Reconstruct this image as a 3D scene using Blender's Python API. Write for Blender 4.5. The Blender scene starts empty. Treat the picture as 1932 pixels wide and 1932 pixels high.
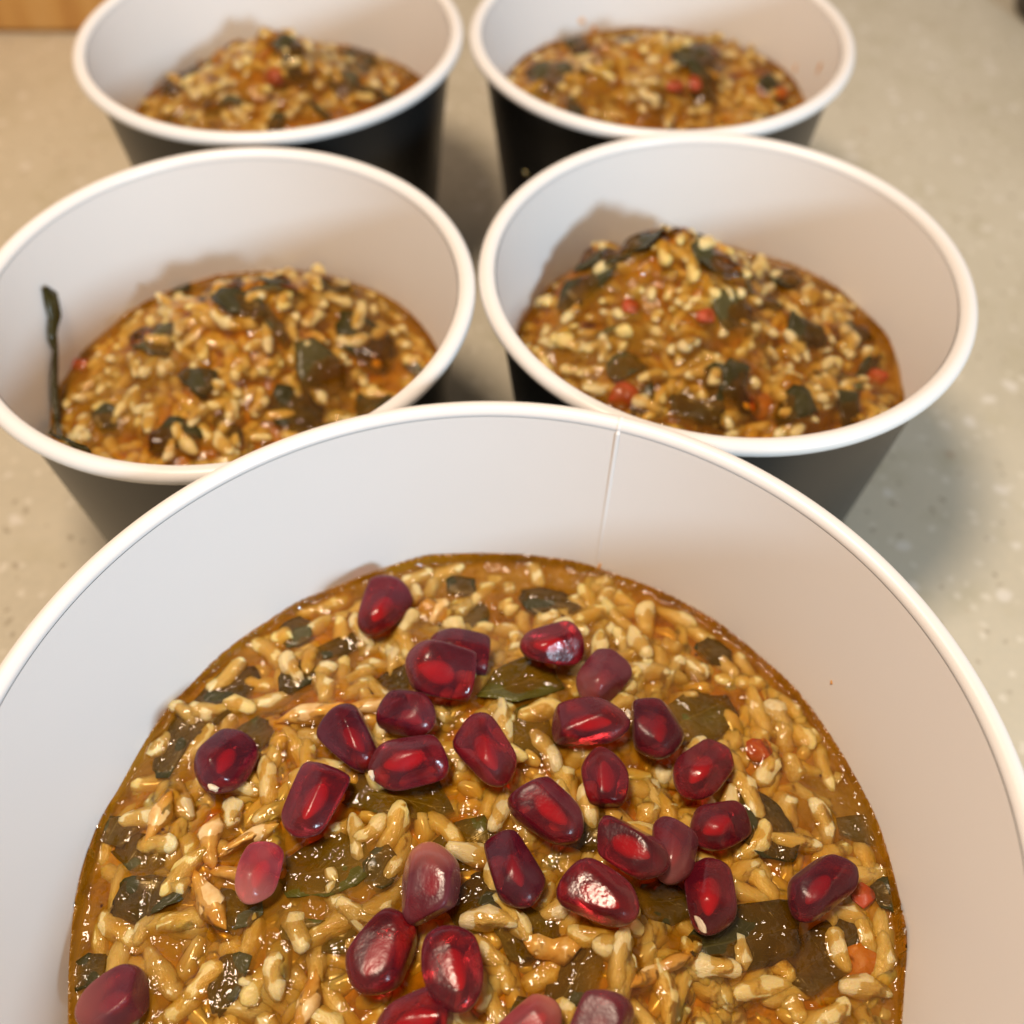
import bpy, bmesh, math, random
import numpy as np
from mathutils import Vector, Matrix

# ------------------------------------------------------------------ camera
S = bpy.context.scene
COL = S.collection
MM = 0.001
FPX, IMG = 2000.0, 1932.0            # focal length / picture size in reading pixels
PITCH, ROLL = math.radians(51.14), math.radians(0.41)
HS = 78.0                            # height of the small cups (mm)
CAM = np.array([0.0, 0.0, HS + 156.1])
FWD = np.array([0, math.cos(PITCH), -math.sin(PITCH)])
UP0 = np.array([0, math.sin(PITCH), math.cos(PITCH)])
RT0 = np.array([1.0, 0, 0])
RT = math.cos(ROLL) * RT0 + math.sin(ROLL) * UP0
UP = -math.sin(ROLL) * RT0 + math.cos(ROLL) * UP0

def ray(px, py):
    d = (px - IMG / 2) * RT - (py - IMG / 2) * UP + FPX * FWD
    return d / np.linalg.norm(d)

def project(p):
    v = np.asarray(p, float) - CAM
    z = v @ FWD
    return IMG / 2 + FPX * (v @ RT) / z, IMG / 2 - FPX * (v @ UP) / z

def on_plane(px, py, z):
    d = ray(px, py)
    return CAM + d * ((z - CAM[2]) / d[2])

cd = bpy.data.cameras.new('camera')
cam = bpy.data.objects.new('camera', cd)
COL.objects.link(cam)
m = Matrix.Identity(4)
for i in range(3):
    m[i][0], m[i][1], m[i][2], m[i][3] = RT[i], UP[i], -FWD[i], CAM[i] * MM
cam.matrix_world = m
cd.sensor_width = 36
cd.lens = 36 * FPX / IMG
cd.clip_start, cd.clip_end = 0.01, 50
cd.dof.use_dof = True
cd.dof.focus_distance = 0.188
cd.dof.aperture_fstop = cd.lens * MM / 0.0036
cd.dof.aperture_blades = 0
S.camera = cam

# ------------------------------------------------------------------ light
W = bpy.data.worlds.new('World')
S.world = W
W.use_nodes = True
bg = W.node_tree.nodes['Background']
bg.inputs[0].default_value = (1.0, 0.79, 0.63, 1)
bg.inputs[1].default_value = 0.38

def area(name, d, dist, size, power, col, target=(0, 180, 60)):
    l = bpy.data.lights.new(name, 'AREA')
    l.shape = 'DISK'
    l.size = size
    l.energy = power
    l.color = col
    o = bpy.data.objects.new(name, l)
    COL.objects.link(o)
    d = Vector(d).normalized()
    o.location = Vector(target) * MM + d * dist
    o.rotation_euler = d.to_track_quat('Z', 'Y').to_euler()
    return o
area('ceiling_lamp', (-0.27, -0.07, 0.955), 0.64, 0.16, 4.1, (1.0, 0.78, 0.59), (30, 160, 60))
area('window_lamp', (0.64, -0.70, 0.33), 0.95, 0.16, 6.9, (0.66, 0.86, 1.03), (0, 110, 60))

S.view_settings.view_transform = 'Standard'
S.view_settings.look = 'None'
S.view_settings.exposure = 0.0
S.view_settings.gamma = 1.0
S.render.engine = 'CYCLES'
S.cycles.use_denoising = True
S.cycles.max_bounces = 10
S.cycles.diffuse_bounces = 5
S.cycles.transparent_max_bounces = 24
S.cycles.caustics_reflective = False
S.cycles.caustics_refractive = False
S.cycles.sample_clamp_indirect = 4

# ------------------------------------------------------------------ materials
class NT:
    def __init__(s, name):
        s.m = bpy.data.materials.new(name)
        s.m.use_nodes = True
        s.t = s.m.node_tree
        s.t.nodes.clear()
        s.out = s.t.nodes.new('ShaderNodeOutputMaterial')
    def n(s, typ, inp=None, **kw):
        x = s.t.nodes.new(typ)
        for k, v in kw.items():
            setattr(x, k, v)
        for k, v in (inp or {}).items():
            s.set(x.inputs[k], v)
        return x
    def set(s, sock, v):
        if isinstance(v, bpy.types.NodeSocket):
            s.t.links.new(v, sock)
        elif isinstance(v, (tuple, list)) and len(v) == 3 and sock.type == 'RGBA':
            sock.default_value = (*v, 1)
        else:
            sock.default_value = v
    def noise(s, scale, detail=3, rough=.5, vec=None, out=0, dist=0):
        x = s.n('ShaderNodeTexNoise', {'Scale': scale, 'Detail': detail, 'Roughness': rough, 'Distortion': dist})
        if vec is not None:
            s.set(x.inputs['Vector'], vec)
        return x.outputs[out]
    def ramp(s, fac, stops, interp='LINEAR'):
        x = s.n('ShaderNodeValToRGB')
        x.color_ramp.interpolation = interp
        e = x.color_ramp.elements
        while len(e) < len(stops):
            e.new(0.5)
        for el, (p, c) in zip(e, stops):
            el.position = p
            el.color = (*c, 1) if len(c) == 3 else c
        s.set(x.inputs[0], fac)
        return x.outputs[0]
    def mixc(s, f, a, b, mode='MIX'):
        x = s.n('ShaderNodeMix', data_type='RGBA', blend_type=mode)
        s.set(x.inputs['Factor'], f)
        s.set(x.inputs['A'], a) if False else s.set(x.inputs[6], a)
        s.set(x.inputs[7], b)
        return x.outputs[2]
    def math(s, op, a, b=0.0, c=None):
        x = s.n('ShaderNodeMath', operation=op)
        s.set(x.inputs[0], a)
        s.set(x.inputs[1], b)
        if c is not None:
            s.set(x.inputs[2], c)
        return x.outputs[0]
    def mapr(s, v, a, b, c, d):
        x = s.n('ShaderNodeMapRange', {0: v, 1: a, 2: b, 3: c, 4: d})
        return x.outputs[0]
    def mixs(s, f, a, b):
        x = s.n('ShaderNodeMixShader')
        s.set(x.inputs[0], f)
        s.t.links.new(a, x.inputs[1])
        s.t.links.new(b, x.inputs[2])
        return x.outputs[0]
    def bump(s, h, strength, dist, normal=None):
        x = s.n('ShaderNodeBump', {'Height': h, 'Strength': strength, 'Distance': dist})
        if normal is not None:
            s.set(x.inputs['Normal'], normal)
        return x.outputs[0]
    def coord(s, which='Object'):
        return s.n('ShaderNodeTexCoord').outputs[which]
    def principled(s, **kw):
        p = s.n('ShaderNodeBsdfPrincipled')
        for k, v in kw.items():
            s.set(p.inputs[k.replace('_', ' ')], v)
        return p.outputs[0]
    def done(s, surf=None, vol=None):
        if surf is not None:
            s.t.links.new(surf, s.out.inputs['Surface'])
        if vol is not None:
            s.t.links.new(vol, s.out.inputs['Volume'])
        return s.m

def mat_counter():
    a = NT('speckled_counter')
    v = a.coord()
    base = a.ramp(a.noise(14, 4, .55, v), [(.3, (.51, .475, .365)), (.5, (.58, .545, .43)), (.72, (.62, .59, .48))])
    fine = a.noise(420, 3, .6, v)
    base = a.mixc(a.mapr(fine, .35, .65, 0, .35), base, (.66, .60, .46))
    gr = a.noise(60, 3, .5, v)
    base = a.mixc(a.mapr(gr, .55, .75, 0, .45), base, (.46, .425, .28))
    # pale chips
    wob = a.n('ShaderNodeMix', {'Factor': .12}, data_type='VECTOR')
    a.set(wob.inputs[4], v)
    a.set(wob.inputs[5], a.noise(160, 2, .5, v, out=1))
    vv = a.n('ShaderNodeVectorMath', {0: v, 1: a.n('ShaderNodeVectorMath', {0: a.noise(190, 2, .5, v, out=1), 3: .005}, operation='SCALE').outputs[0]}, operation='ADD').outputs[0]
    def chips(scale, thr, rad, soft):
        x = a.n('ShaderNodeTexVoronoi', {'Scale': scale, 'Vector': vv, 'Randomness': 1.0})
        sel = a.math('GREATER_THAN', a.n('ShaderNodeSeparateColor', {0: x.outputs['Color']}).outputs[0], thr)
        d = a.mapr(x.outputs['Distance'], rad - soft, rad, 1, 0)
        return a.math('MULTIPLY', sel, d)
    base = a.mixc(a.math('MULTIPLY', chips(125, .72, .32, .14), .62), base, (.80, .77, .70))
    base = a.mixc(a.math('MULTIPLY', chips(230, .66, .34, .16), .6), base, (.78, .74, .63))
    base = a.mixc(a.math('MULTIPLY', chips(260, .72, .28, .14), .55), base, (.23, .18, .11))
    base = a.mixc(a.math('MULTIPLY', chips(105, .82, .20, .16), .5), base, (.36, .20, .10))
    b = a.bump(fine, .05, .0005)
    return a.done(a.principled(Base_Color=base, Roughness=.42, Normal=b))

def mat_paper(name, col, rough, spec=.4, bump=.10):
    a = NT(name)
    v = a.coord()
    n1 = a.noise(900, 3, .6, v)
    n2 = a.noise(45, 2, .5, v)
    c = a.mixc(a.mapr(n2, .3, .7, 0, .06), col, tuple(x * .8 for x in col))
    b = a.bump(n1, bump, .00012)
    b = a.bump(n2, .06, .0012, b)
    return a.done(a.principled(Base_Color=c, Roughness=rough, Specular_IOR_Level=spec, Normal=b))

def mat_wood():
    a = NT('honey_wood')
    v = a.n('ShaderNodeMapping', {'Vector': a.coord(), 'Scale': (60, 60, 6)}).outputs[0]
    n = a.noise(1, 4, .6, v, dist=.6)
    c = a.ramp(n, [(.3, (.52, .26, .07)), (.55, (.66, .38, .12)), (.75, (.72, .46, .18))])
    return a.done(a.principled(Base_Color=c, Roughness=.45, Normal=a.bump(n, .1, .0004)))

def mat_plain(name, col, rough):
    a = NT(name)
    n = a.noise(150, 2, .5, a.coord())
    c = a.mixc(a.mapr(n, .3, .7, 0, .5), col, tuple(x * .6 for x in col))
    return a.done(a.principled(Base_Color=c, Roughness=rough))

def mat_sauce():
    a = NT('stew_sauce')
    v = a.coord()
    big = a.noise(30, 3, .55, v, dist=.5)
    mid = a.noise(120, 3, .6, v)
    fine = a.noise(900, 3, .7, v)
    cloud = a.mapr(big, .45, .60, 0, 1)          # cloudy brown broth against clear amber oil
    col = a.mixc(cloud, (.40, .155, .0), (.30, .145, .012))
    col = a.mixc(a.mapr(mid, .4, .75, 0, .55), col, (.20, .085, .001))
    col = a.mixc(a.mapr(fine, .45, .8, 0, .25), col, (.42, .20, .006))
    speck = a.n('ShaderNodeTexVoronoi', {'Scale': 230, 'Vector': v})
    sp = a.math('MULTIPLY', a.math('GREATER_THAN', a.n('ShaderNodeSeparateColor', {0: speck.outputs['Color']}).outputs[1], .88), a.mapr(speck.outputs['Distance'], .06, .12, 1, 0))
    dep = a.n('ShaderNodeAttribute', attribute_name='sauce_depth').outputs['Fac']
    clear = a.math('EXPONENT', a.math('MULTIPLY', dep, a.mapr(cloud, 0, 1, -.10, -.42)))
    turb = a.mapr(clear, 0, 1, .92, .05)
    col = a.mixc(sp, col, (.05, .015, .01))
    turb = a.math('MAXIMUM', turb, a.math('MULTIPLY', sp, .85))
    f1 = a.noise(270, 2, .5, v)
    f2 = a.noise(900, 1, .5, v)
    b = a.bump(f1, 1.0, .0013)
    b = a.bump(f2, .5, .00035, b)
    diff = a.n('ShaderNodeBsdfDiffuse', {'Color': col}).outputs[0]
    film = a.mixc(cloud, (1.0, .90, .66), (.97, .89, .70))
    body = a.mixs(turb, a.n('ShaderNodeBsdfTransparent', {'Color': film}).outputs[0], diff)
    gl = a.n('ShaderNodeBsdfGlossy', {'Roughness': .065, 'Color': (1, 1, 1), 'Normal': b}).outputs[0]
    fr = a.n('ShaderNodeFresnel', {'IOR': 1.35, 'Normal': b}).outputs[0]
    vol = a.n('ShaderNodeVolumeAbsorption', {'Color': (.97, .735, .0), 'Density': 450}).outputs[0]
    return a.done(a.mixs(fr, body, gl), vol)

def mat_bed():
    a = NT('stew_depth')
    v = a.coord()
    c = a.ramp(a.noise(150, 4, .6, v), [(.35, (.22, .10, .010)), (.5, (.46, .26, .035)), (.66, (.68, .47, .13))])
    return a.done(a.principled(Base_Color=c, Roughness=.6))

def mat_rice():
    a = NT('cooked_rice')
    oi = a.n('ShaderNodeObjectInfo').outputs['Random']
    at = a.n('ShaderNodeAttribute', attribute_name='tone').outputs['Fac']
    r = a.math('FRACT', a.math('ADD', oi, at))
    c = a.ramp(r, [(0, (.64, .51, .24)), (.25, (.69, .59, .34)), (.5, (.67, .50, .17)), (.72, (.61, .50, .28)), (.9, (.70, .55, .21)), (1, (.61, .45, .16))])
    v = a.coord()
    n = a.noise(2.2, 3, .6, v)
    c = a.mixc(a.mapr(n, .4, .75, 0, .4), c, (.64, .46, .11))
    b = a.bump(a.noise(3.2, 3, .6, v), .5, .0006)
    b = a.bump(a.noise(9, 2, .6, v), .4, .0003, b)
    return a.done(a.principled(Base_Color=c, Roughness=.17, Subsurface_Weight=.85, Subsurface_Radius=(1.0, .7, .3), Subsurface_Scale=.0026, Specular_IOR_Level=.5, Normal=b))

def mat_strip():
    a = NT('pale_shreds')
    v = a.coord()
    n = a.noise(300, 3, .6, v)
    c = a.ramp(n, [(.3, (.62, .36, .10)), (.55, (.75, .53, .24)), (.75, (.80, .62, .34))])
    return a.done(a.principled(Base_Color=c, Roughness=.25, Subsurface_Weight=.25, Subsurface_Radius=(1, .6, .3), Subsurface_Scale=.0012, Normal=a.bump(n, .3, .0003)))

def mat_leaf(name, c0, c1, vein):
    a = NT(name)
    uv = a.coord('UV')
    v = a.coord()
    n = a.noise(160, 3, .6, v)
    c = a.mixc(n, c0, c1)
    # branching veins: thin pale lines
    sx = a.n('ShaderNodeSeparateXYZ', {0: uv})
    mid = a.mapr(a.math('ABSOLUTE', sx.outputs[1]), .015, .035, 1, 0)
    side = a.n('ShaderNodeTexWave', {'Scale': .9, 'Distortion': 1.5, 'Detail': 1.0, 'Vector': a.n('ShaderNodeCombineXYZ', {0: a.math('SUBTRACT', sx.outputs[0], a.math('ABSOLUTE', sx.outputs[1])), 1: 0.0, 2: 0.0}).outputs[0]}).outputs[1]
    side = a.mapr(side, .985, .999, 0, .45)
    vor = a.n('ShaderNodeTexVoronoi', {'Scale': 6.0, 'Vector': uv}, feature='DISTANCE_TO_EDGE').outputs['Distance']
    net = a.mapr(vor, .0, .05, .35, 0)
    vm = a.math('MAXIMUM', mid, a.math('MAXIMUM', side, net))
    c = a.mixc(a.math('MULTIPLY', vm, .32), c, vein)
    b = a.bump(vm, .4, .0003)
    b = a.bump(n, .5, .0007, b)
    return a.done(a.principled(Base_Color=c, Roughness=.22, Specular_IOR_Level=.32, Normal=b))

def mat_veg(name, c0, c1):
    a = NT(name)
    n = a.noise(260, 3, .6, a.coord())
    return a.done(a.principled(Base_Color=a.mixc(n, c0, c1), Roughness=.2, Subsurface_Weight=.3, Subsurface_Radius=(1, .4, .2), Subsurface_Scale=.0015, Normal=a.bump(n, .3, .0004)))

def mat_aril(name, haze, deep, opac, pale):
    a = NT(name)
    v = a.coord()
    rnd = a.n('ShaderNodeObjectInfo').outputs['Random']
    off = a.n('ShaderNodeVectorMath', {0: v, 1: a.n('ShaderNodeCombineXYZ', {0: rnd, 1: rnd, 2: rnd}).outputs[0]}, operation='ADD').outputs[0]
    n = a.noise(330, 3, .6, off)
    big = a.noise(135, 2, .5, off)
    gx = a.n('ShaderNodeSeparateXYZ', {0: a.coord('Generated')}).outputs[0]
    tipf = a.mapr(a.math('ADD', gx, a.math('MULTIPLY', a.math('SUBTRACT', big, .5), .5)), .02, .55, pale, 0)
    lw = a.n('ShaderNodeLayerWeight', {'Blend': .38}).outputs['Facing']
    b = a.bump(n, .3, .0006)
    fr_ = a.mapr(a.noise(150, 2, .5, off), .52, .62, 0, 1)
    b = a.bump(a.math('MULTIPLY', a.noise(1000, 2, .6, off), fr_), .22, .0002, b)
    cloud = a.mapr(big, .46, .66, 0, 1)
    c = a.mixc(a.math('MAXIMUM', a.mapr(lw, .35, 1, 0, 1), a.math('MULTIPLY', cloud, .35)), deep, haze)
    c = a.mixc(tipf, c, (.52, .19, .15))
    skin = a.n('ShaderNodeBsdfDiffuse', {'Color': c}).outputs[0]
    tr = a.n('ShaderNodeBsdfTransparent', {'Color': (.95, .22, .26)}).outputs[0]
    op = a.math('ADD', a.mapr(lw, .08, .62, opac, .95), a.math('ADD', a.math('MULTIPLY', cloud, .12), a.math('MULTIPLY', tipf, .25)))
    op = a.math('MINIMUM', op, .96)
    body = a.mixs(op, tr, skin)
    gl = a.n('ShaderNodeBsdfGlossy', {'Roughness': a.mapr(big, .35, .65, .12, .34), 'Color': (1, 1, 1), 'Normal': b}).outputs[0]
    fr = a.n('ShaderNodeFresnel', {'IOR': 1.36, 'Normal': b}).outputs[0]
    return a.done(a.mixs(fr, body, gl))

def mat_seed():
    a = NT('aril_core')
    lw = a.n('ShaderNodeLayerWeight', {'Blend': .5}).outputs['Facing']
    n = a.noise(500, 2, .5, a.coord())
    c = a.mixc(n, (.85, .03, .045), (1.0, .09, .09))
    d = a.n('ShaderNodeBsdfDiffuse', {'Color': c}).outputs[0]
    t = a.n('ShaderNodeBsdfTransparent', {'Color': (1, .8, .8)}).outputs[0]
    op = a.math('MULTIPLY', a.math('POWER', a.math('SUBTRACT', 1.0, lw), 2.8), .95)
    return a.done(a.mixs(op, t, d))

M = dict(
    counter=mat_counter(),
    lining=mat_paper('white_paper_lining', (.80, .785, .765), .42, .35),
    rim=mat_paper('white_rolled_rim', (.80, .79, .775), .34, .5, .05),
    black=mat_paper('black_paper_outside', (.012, .012, .012), .36, .55, .06),
    wood=mat_wood(),
    dark=mat_plain('dark_brown_glaze', (.03, .017, .01), .35),
    sauce=mat_sauce(), bed=mat_bed(), rice=mat_rice(), strip=mat_strip(),
    leaf_dark=mat_leaf('dark_cooked_leaf', (.024, .020, .005), (.055, .048, .010), (.12, .10, .03)),
    leaf_olive=mat_leaf('olive_cooked_leaf', (.060, .052, .005), (.11, .10, .012), (.26, .24, .07)),
    leaf_mid=mat_leaf('green_brown_leaf', (.045, .036, .010), (.095, .078, .022), (.20, .18, .07)),
    tomato=mat_veg('tomato_flesh', (.36, .035, .012), (.50, .09, .02)),
    carrot=mat_veg('orange_vegetable', (.50, .15, .012), (.62, .24, .03)),
    aril=mat_aril('wine_red_aril', (.135, .038, .058), (.10, .006, .016), .36, .10),
    aril_dark=mat_aril('dark_aril', (.105, .032, .052), (.065, .006, .017), .48, .05),
    aril_haze=mat_aril('hazy_aril', (.16, .062, .075), (.12, .022, .035), .60, .35),
    aril_pale=mat_aril('pale_pink_aril', (.38, .12, .13), (.30, .035, .055), .42, .8),
    aril_topped=mat_aril('pink_topped_aril', (.17, .06, .075), (.13, .018, .03), .55, .95),
    seed=mat_seed(),
    tip=mat_plain('cream_tip', (.80, .68, .50), .5),
    splash=mat_plain('orange_sauce_smear', (.78, .40, .12), .35),
)

# ------------------------------------------------------------------ object helpers
def link(name, me, mat=None, parent=None, loc=None):
    o = bpy.data.objects.new(name, me)
    COL.objects.link(o)
    if mat is not None and me is not None and not me.materials:
        me.materials.append(mat)
    if parent is not None:
        o.parent = parent
    if loc is not None:
        o.location = loc
    return o

def tag(o, label=None, cat=None, group=None, kind=None):
    for k, v in (('label', label), ('category', cat), ('group', group), ('kind', kind)):
        if v:
            o[k] = v
    return o

def mesh_mm(name, verts, faces, smooth=True):
    me = bpy.data.meshes.new(name)
    me.from_pydata([tuple(float(c) * MM for c in v) for v in verts], [], faces)
    if smooth:
        me.polygons.foreach_set('use_smooth', [True] * len(me.polygons))
    me.update()
    return me

def lathe(name, prof, seg=128, closed=False):
    """prof: list of (r, z) in mm, revolved about z"""
    n = len(prof)
    vs, fs = [], []
    for i in range(seg):
        a = 2 * math.pi * i / seg
        for r, z in prof:
            vs.append((r * math.cos(a), r * math.sin(a), z))
    for i in range(seg):
        j = (i + 1) % seg
        for k in range(n if closed else n - 1):
            l = (k + 1) % n
            fs.append((i * n + k, j * n + k, j * n + l, i * n + l))
    return mesh_mm(name, vs, fs)

def box(name, x0, x1, y0, y1, z0, z1, bevel=1.0):
    bm = bmesh.new()
    bmesh.ops.create_cube(bm, size=1)
    for v in bm.verts:
        v.co = Vector((x0 + (v.co.x + .5) * (x1 - x0), y0 + (v.co.y + .5) * (y1 - y0), z0 + (v.co.z + .5) * (z1 - z0))) * MM
    bmesh.ops.bevel(bm, geom=list(bm.edges), offset=bevel * MM, segments=3, affect='EDGES')
    me = bpy.data.meshes.new(name)
    bm.to_mesh(me)
    bm.free()
    return me

# ------------------------------------------------------------------ setting
me = mesh_mm('counter', [(-1500, -900, 0), (1500, -900, 0), (1500, 1500, 0), (-1500, 1500, 0)], [(0, 1, 2, 3)], False)
tag(link('counter', me, M['counter']), kind='structure')

# wooden board standing at the back of the counter
w0 = on_plane(70, 64, 0)
board = tag(link('wooden_board', box('wooden_board', -240, 92, -12, 12, 0.3, 210, 2.0), M['wood'], loc=(w0[0] * MM, (w0[1] + 12) * MM, 0)),
            'honey coloured wooden board standing upright on the speckled counter behind the cups', 'board')
d0 = on_plane(1932, 44, 0)
jar = tag(link('dark_jar', lathe('dark_jar', [(0, .3), (29, .3), (31, 2), (31.5, 10), (30, 40), (31.5, 70), (29, 82), (22, 88), (22, 100), (24, 101), (24, 112), (0, 113)], 64), M['dark'], loc=((d0[0] + 29.5) * MM, (d0[1] + 8) * MM, 0)),
          'dark brown jar standing alone on the far edge of the counter', 'jar')

# ------------------------------------------------------------------ cups
CUPS = dict(MR=(49.2, 200.0), ML=(-66.2, 191.5), BL=(-73.1, 309.5), BR=(43.6, 312.0), F=(-3.8, 68.1))

def make_cup(key, name, label, cat, group, R, H, taper, rr, base_r_seg=128):
    cx, cy = CUPS[key]
    t = link(name, None, loc=(cx * MM, cy * MM, 0))
    tag(t, label, cat, group)
    ro, ri = R - 2 * rr + .35, R - 2 * rr - .35          # outside / inside radius at the rim
    zr = H - 2 * rr * .9
    rim = [(R - rr + rr * math.cos(a), H - rr * .95 + rr * .95 * math.sin(a)) for a in [2 * math.pi * k / 18 for k in range(18)]]
    link('rim', lathe('rim', rim, base_r_seg, True), M['rim'], t)
    zt = H - rr
    bo = ro - taper * (zt - .3)
    link('outer_wall', lathe('outer_wall', [(ro + .2, zt), (ro - taper * zt * .33, zt * .67), (ro - taper * zt * .67, zt * .33), (bo, .3), (bo - 1.2, .3), (bo - 1.2, 6)], base_r_seg), M['black'], t)
    bi = ri - taper * (zt - 7)
    link('inner_wall', lathe('inner_wall', [(ri + .2, zt), (ri - taper * (zt - 7) * .33, zt - (zt - 7) * .33), (ri - taper * (zt - 7) * .67, zt - (zt - 7) * .67), (bi, 7), (bi * .5, 6.6), (0, 6.6)], base_r_seg), M['lining'], t)
    return t, (lambda z: ri - taper * (zt - z))

wall_r = {}
HF = HS + 4.5
SMALL = 'small black paper cups behind the big bowl'
labels = {
 'ML': 'small black paper cup with white rim holding stew with a leaf stuck up its wall',
 'MR': 'small black paper cup with white rim of stew with tomato bits beside open counter',
 'BL': 'small black paper cup with white rim in front of the wooden board',
 'BR': 'small black paper cup with orange sauce smears on its white inside',
}
for k in ('ML', 'MR', 'BL', 'BR'):
    t, wall_r[k] = make_cup(k, 'paper_cup', labels[k], 'cup', SMALL, 57.5, HS, .125, 2.0)
    if k == 'BR':
        brcup = t
bowl, wall_r['F'] = make_cup('F', 'paper_bowl', 'large white-lined paper bowl of stew topped with pomegranate seeds', 'bowl', None, 83.6, HF, .175, 1.75, 256)

# lap seam of the big bowl: the overlapping paper edge, over wall and rim
def seam(parent, ang, R, rr, H, taper, z_low):
    ri = R - 2 * rr - .35
    zt = H - rr
    path = [(ri - taper * (zt - z), z, -1, .175) for z in np.linspace(z_low, zt - .5, 14)]
    for a in np.linspace(math.pi, 0.0, 10):
        path.append((R - rr + rr * math.cos(a), H - rr * .95 + rr * .95 * math.sin(a), math.cos(a), math.sin(a)))
    vs, fs = [], []
    TH = .15
    cols = [(0, -.1), (0, TH), (.2, TH), (.35, TH * .7), (.5, TH * .3), (.7, -.08)]
    nc = len(cols)
    for (r, z, nr, nz) in path:
        for off, th in cols:
            aa = ang - (off) / max(r, 1)
            q = r + nr * th
            vs.append((q * math.cos(aa), q * math.sin(aa), z + nz * th))
    for i in range(len(path) - 1):
        for j in range(nc - 1):
            a_, b_ = i * nc + j, (i + 1) * nc + j
            fs.append((a_, a_ + 1, b_ + 1, b_))
    o = link('seam', mesh_mm('seam', vs, fs, False), M['lining'], parent)
    return o
p_seam = on_plane(1172, 783, HF)
a_seam = math.atan2(p_seam[1] - CUPS['F'][1], p_seam[0] - CUPS['F'][0])
seam(bowl, a_seam, 83.6, 1.75, HF, .175, 30)

# ------------------------------------------------------------------ stews
def blur(F, sig):
    """gaussian blur by FFT, edges wrapped in padding"""
    p = int(sig * 4) + 2
    G = np.pad(F, p, mode='edge')
    fy = np.fft.fftfreq(G.shape[0])[:, None]
    fx = np.fft.rfftfreq(G.shape[1])[None, :]
    K = np.exp(-2 * (math.pi * sig) ** 2 * (fx ** 2 + fy ** 2))
    return np.fft.irfft2(np.fft.rfft2(G) * K, s=G.shape)[p:-p, p:-p]

def rnd_field(rng, n, sig):
    F = blur(rng.standard_normal((n, n)), sig)
    return F / F.std()

# rice grain shapes, unit size (length 2, width 2, height 2)
def grain_mesh(k):
    rng = random.Random(100 + k)
    seg, rings = 10, 8
    bend = rng.uniform(-.35, .35)
    fat = rng.uniform(-.3, .3)
    blunt = rng.uniform(.6, 1.0)
    vs, fs = [(-1.0, bend * .9, 0)], []
    ph = rng.uniform(0, 6)
    for i in range(1, rings):
        u = -math.cos(math.pi * i / rings)
        r = (1 - abs(u) ** (3.0)) ** (.5 * blunt)
        r *= 1 + fat * u + .05 * math.sin(5 * u + ph)
        for j in range(seg):
            a = 2 * math.pi * j / seg
            w = 1 + .10 * math.sin(3 * a + ph + u * 3) + .09 * math.sin(2 * a - 5 * u + 2 * ph) + .06 * math.sin(7 * u + ph)
            vs.append((u, bend * (u * u - .35) * 1.4 + r * w * math.cos(a), r * w * math.sin(a)))
    vs.append((1.0, bend * .9, 0))
    for j in range(seg):
        fs.append((0, 1 + (j + 1) % seg, 1 + j))
        e = 1 + (rings - 2) * seg
        fs.append((len(vs) - 1, e + j, e + (j + 1) % seg))
    for i in range(rings - 2):
        for j in range(seg):
            a_ = 1 + i * seg + j
            b_ = 1 + i * seg + (j + 1) % seg
            fs.append((a_, b_, b_ + seg, a_ + seg))
    me = bpy.data.meshes.new('rice_grain')
    me.from_pydata(vs, [], fs)
    me.polygons.foreach_set('use_smooth', [True] * len(me.polygons))
    me.materials.append(M['rice'])
    me.update()
    return me
GRAINS = [grain_mesh(k) for k in range(12)]

def chunk_mesh(k, mat):
    rng = random.Random(500 + k)
    bm = bmesh.new()
    bmesh.ops.create_icosphere(bm, subdivisions=2, radius=1)
    pl = [(Vector((rng.gauss(0, 1), rng.gauss(0, 1), rng.gauss(0, 1))).normalized(), rng.uniform(.55, .8)) for _ in range(6)]
    for v in bm.verts:
        for n, d in pl:
            e = v.co.dot(n) - d
            if e > 0:
                v.co -= n * e * .85
        v.co *= 1 + .08 * math.sin(v.co.x * 7 + k) * math.cos(v.co.y * 6)
    me = bpy.data.meshes.new('vegetable_chunk')
    bm.to_mesh(me)
    bm.free()
    me.polygons.foreach_set('use_smooth', [True] * len(me.polygons))
    me.materials.append(mat)
    return me

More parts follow.
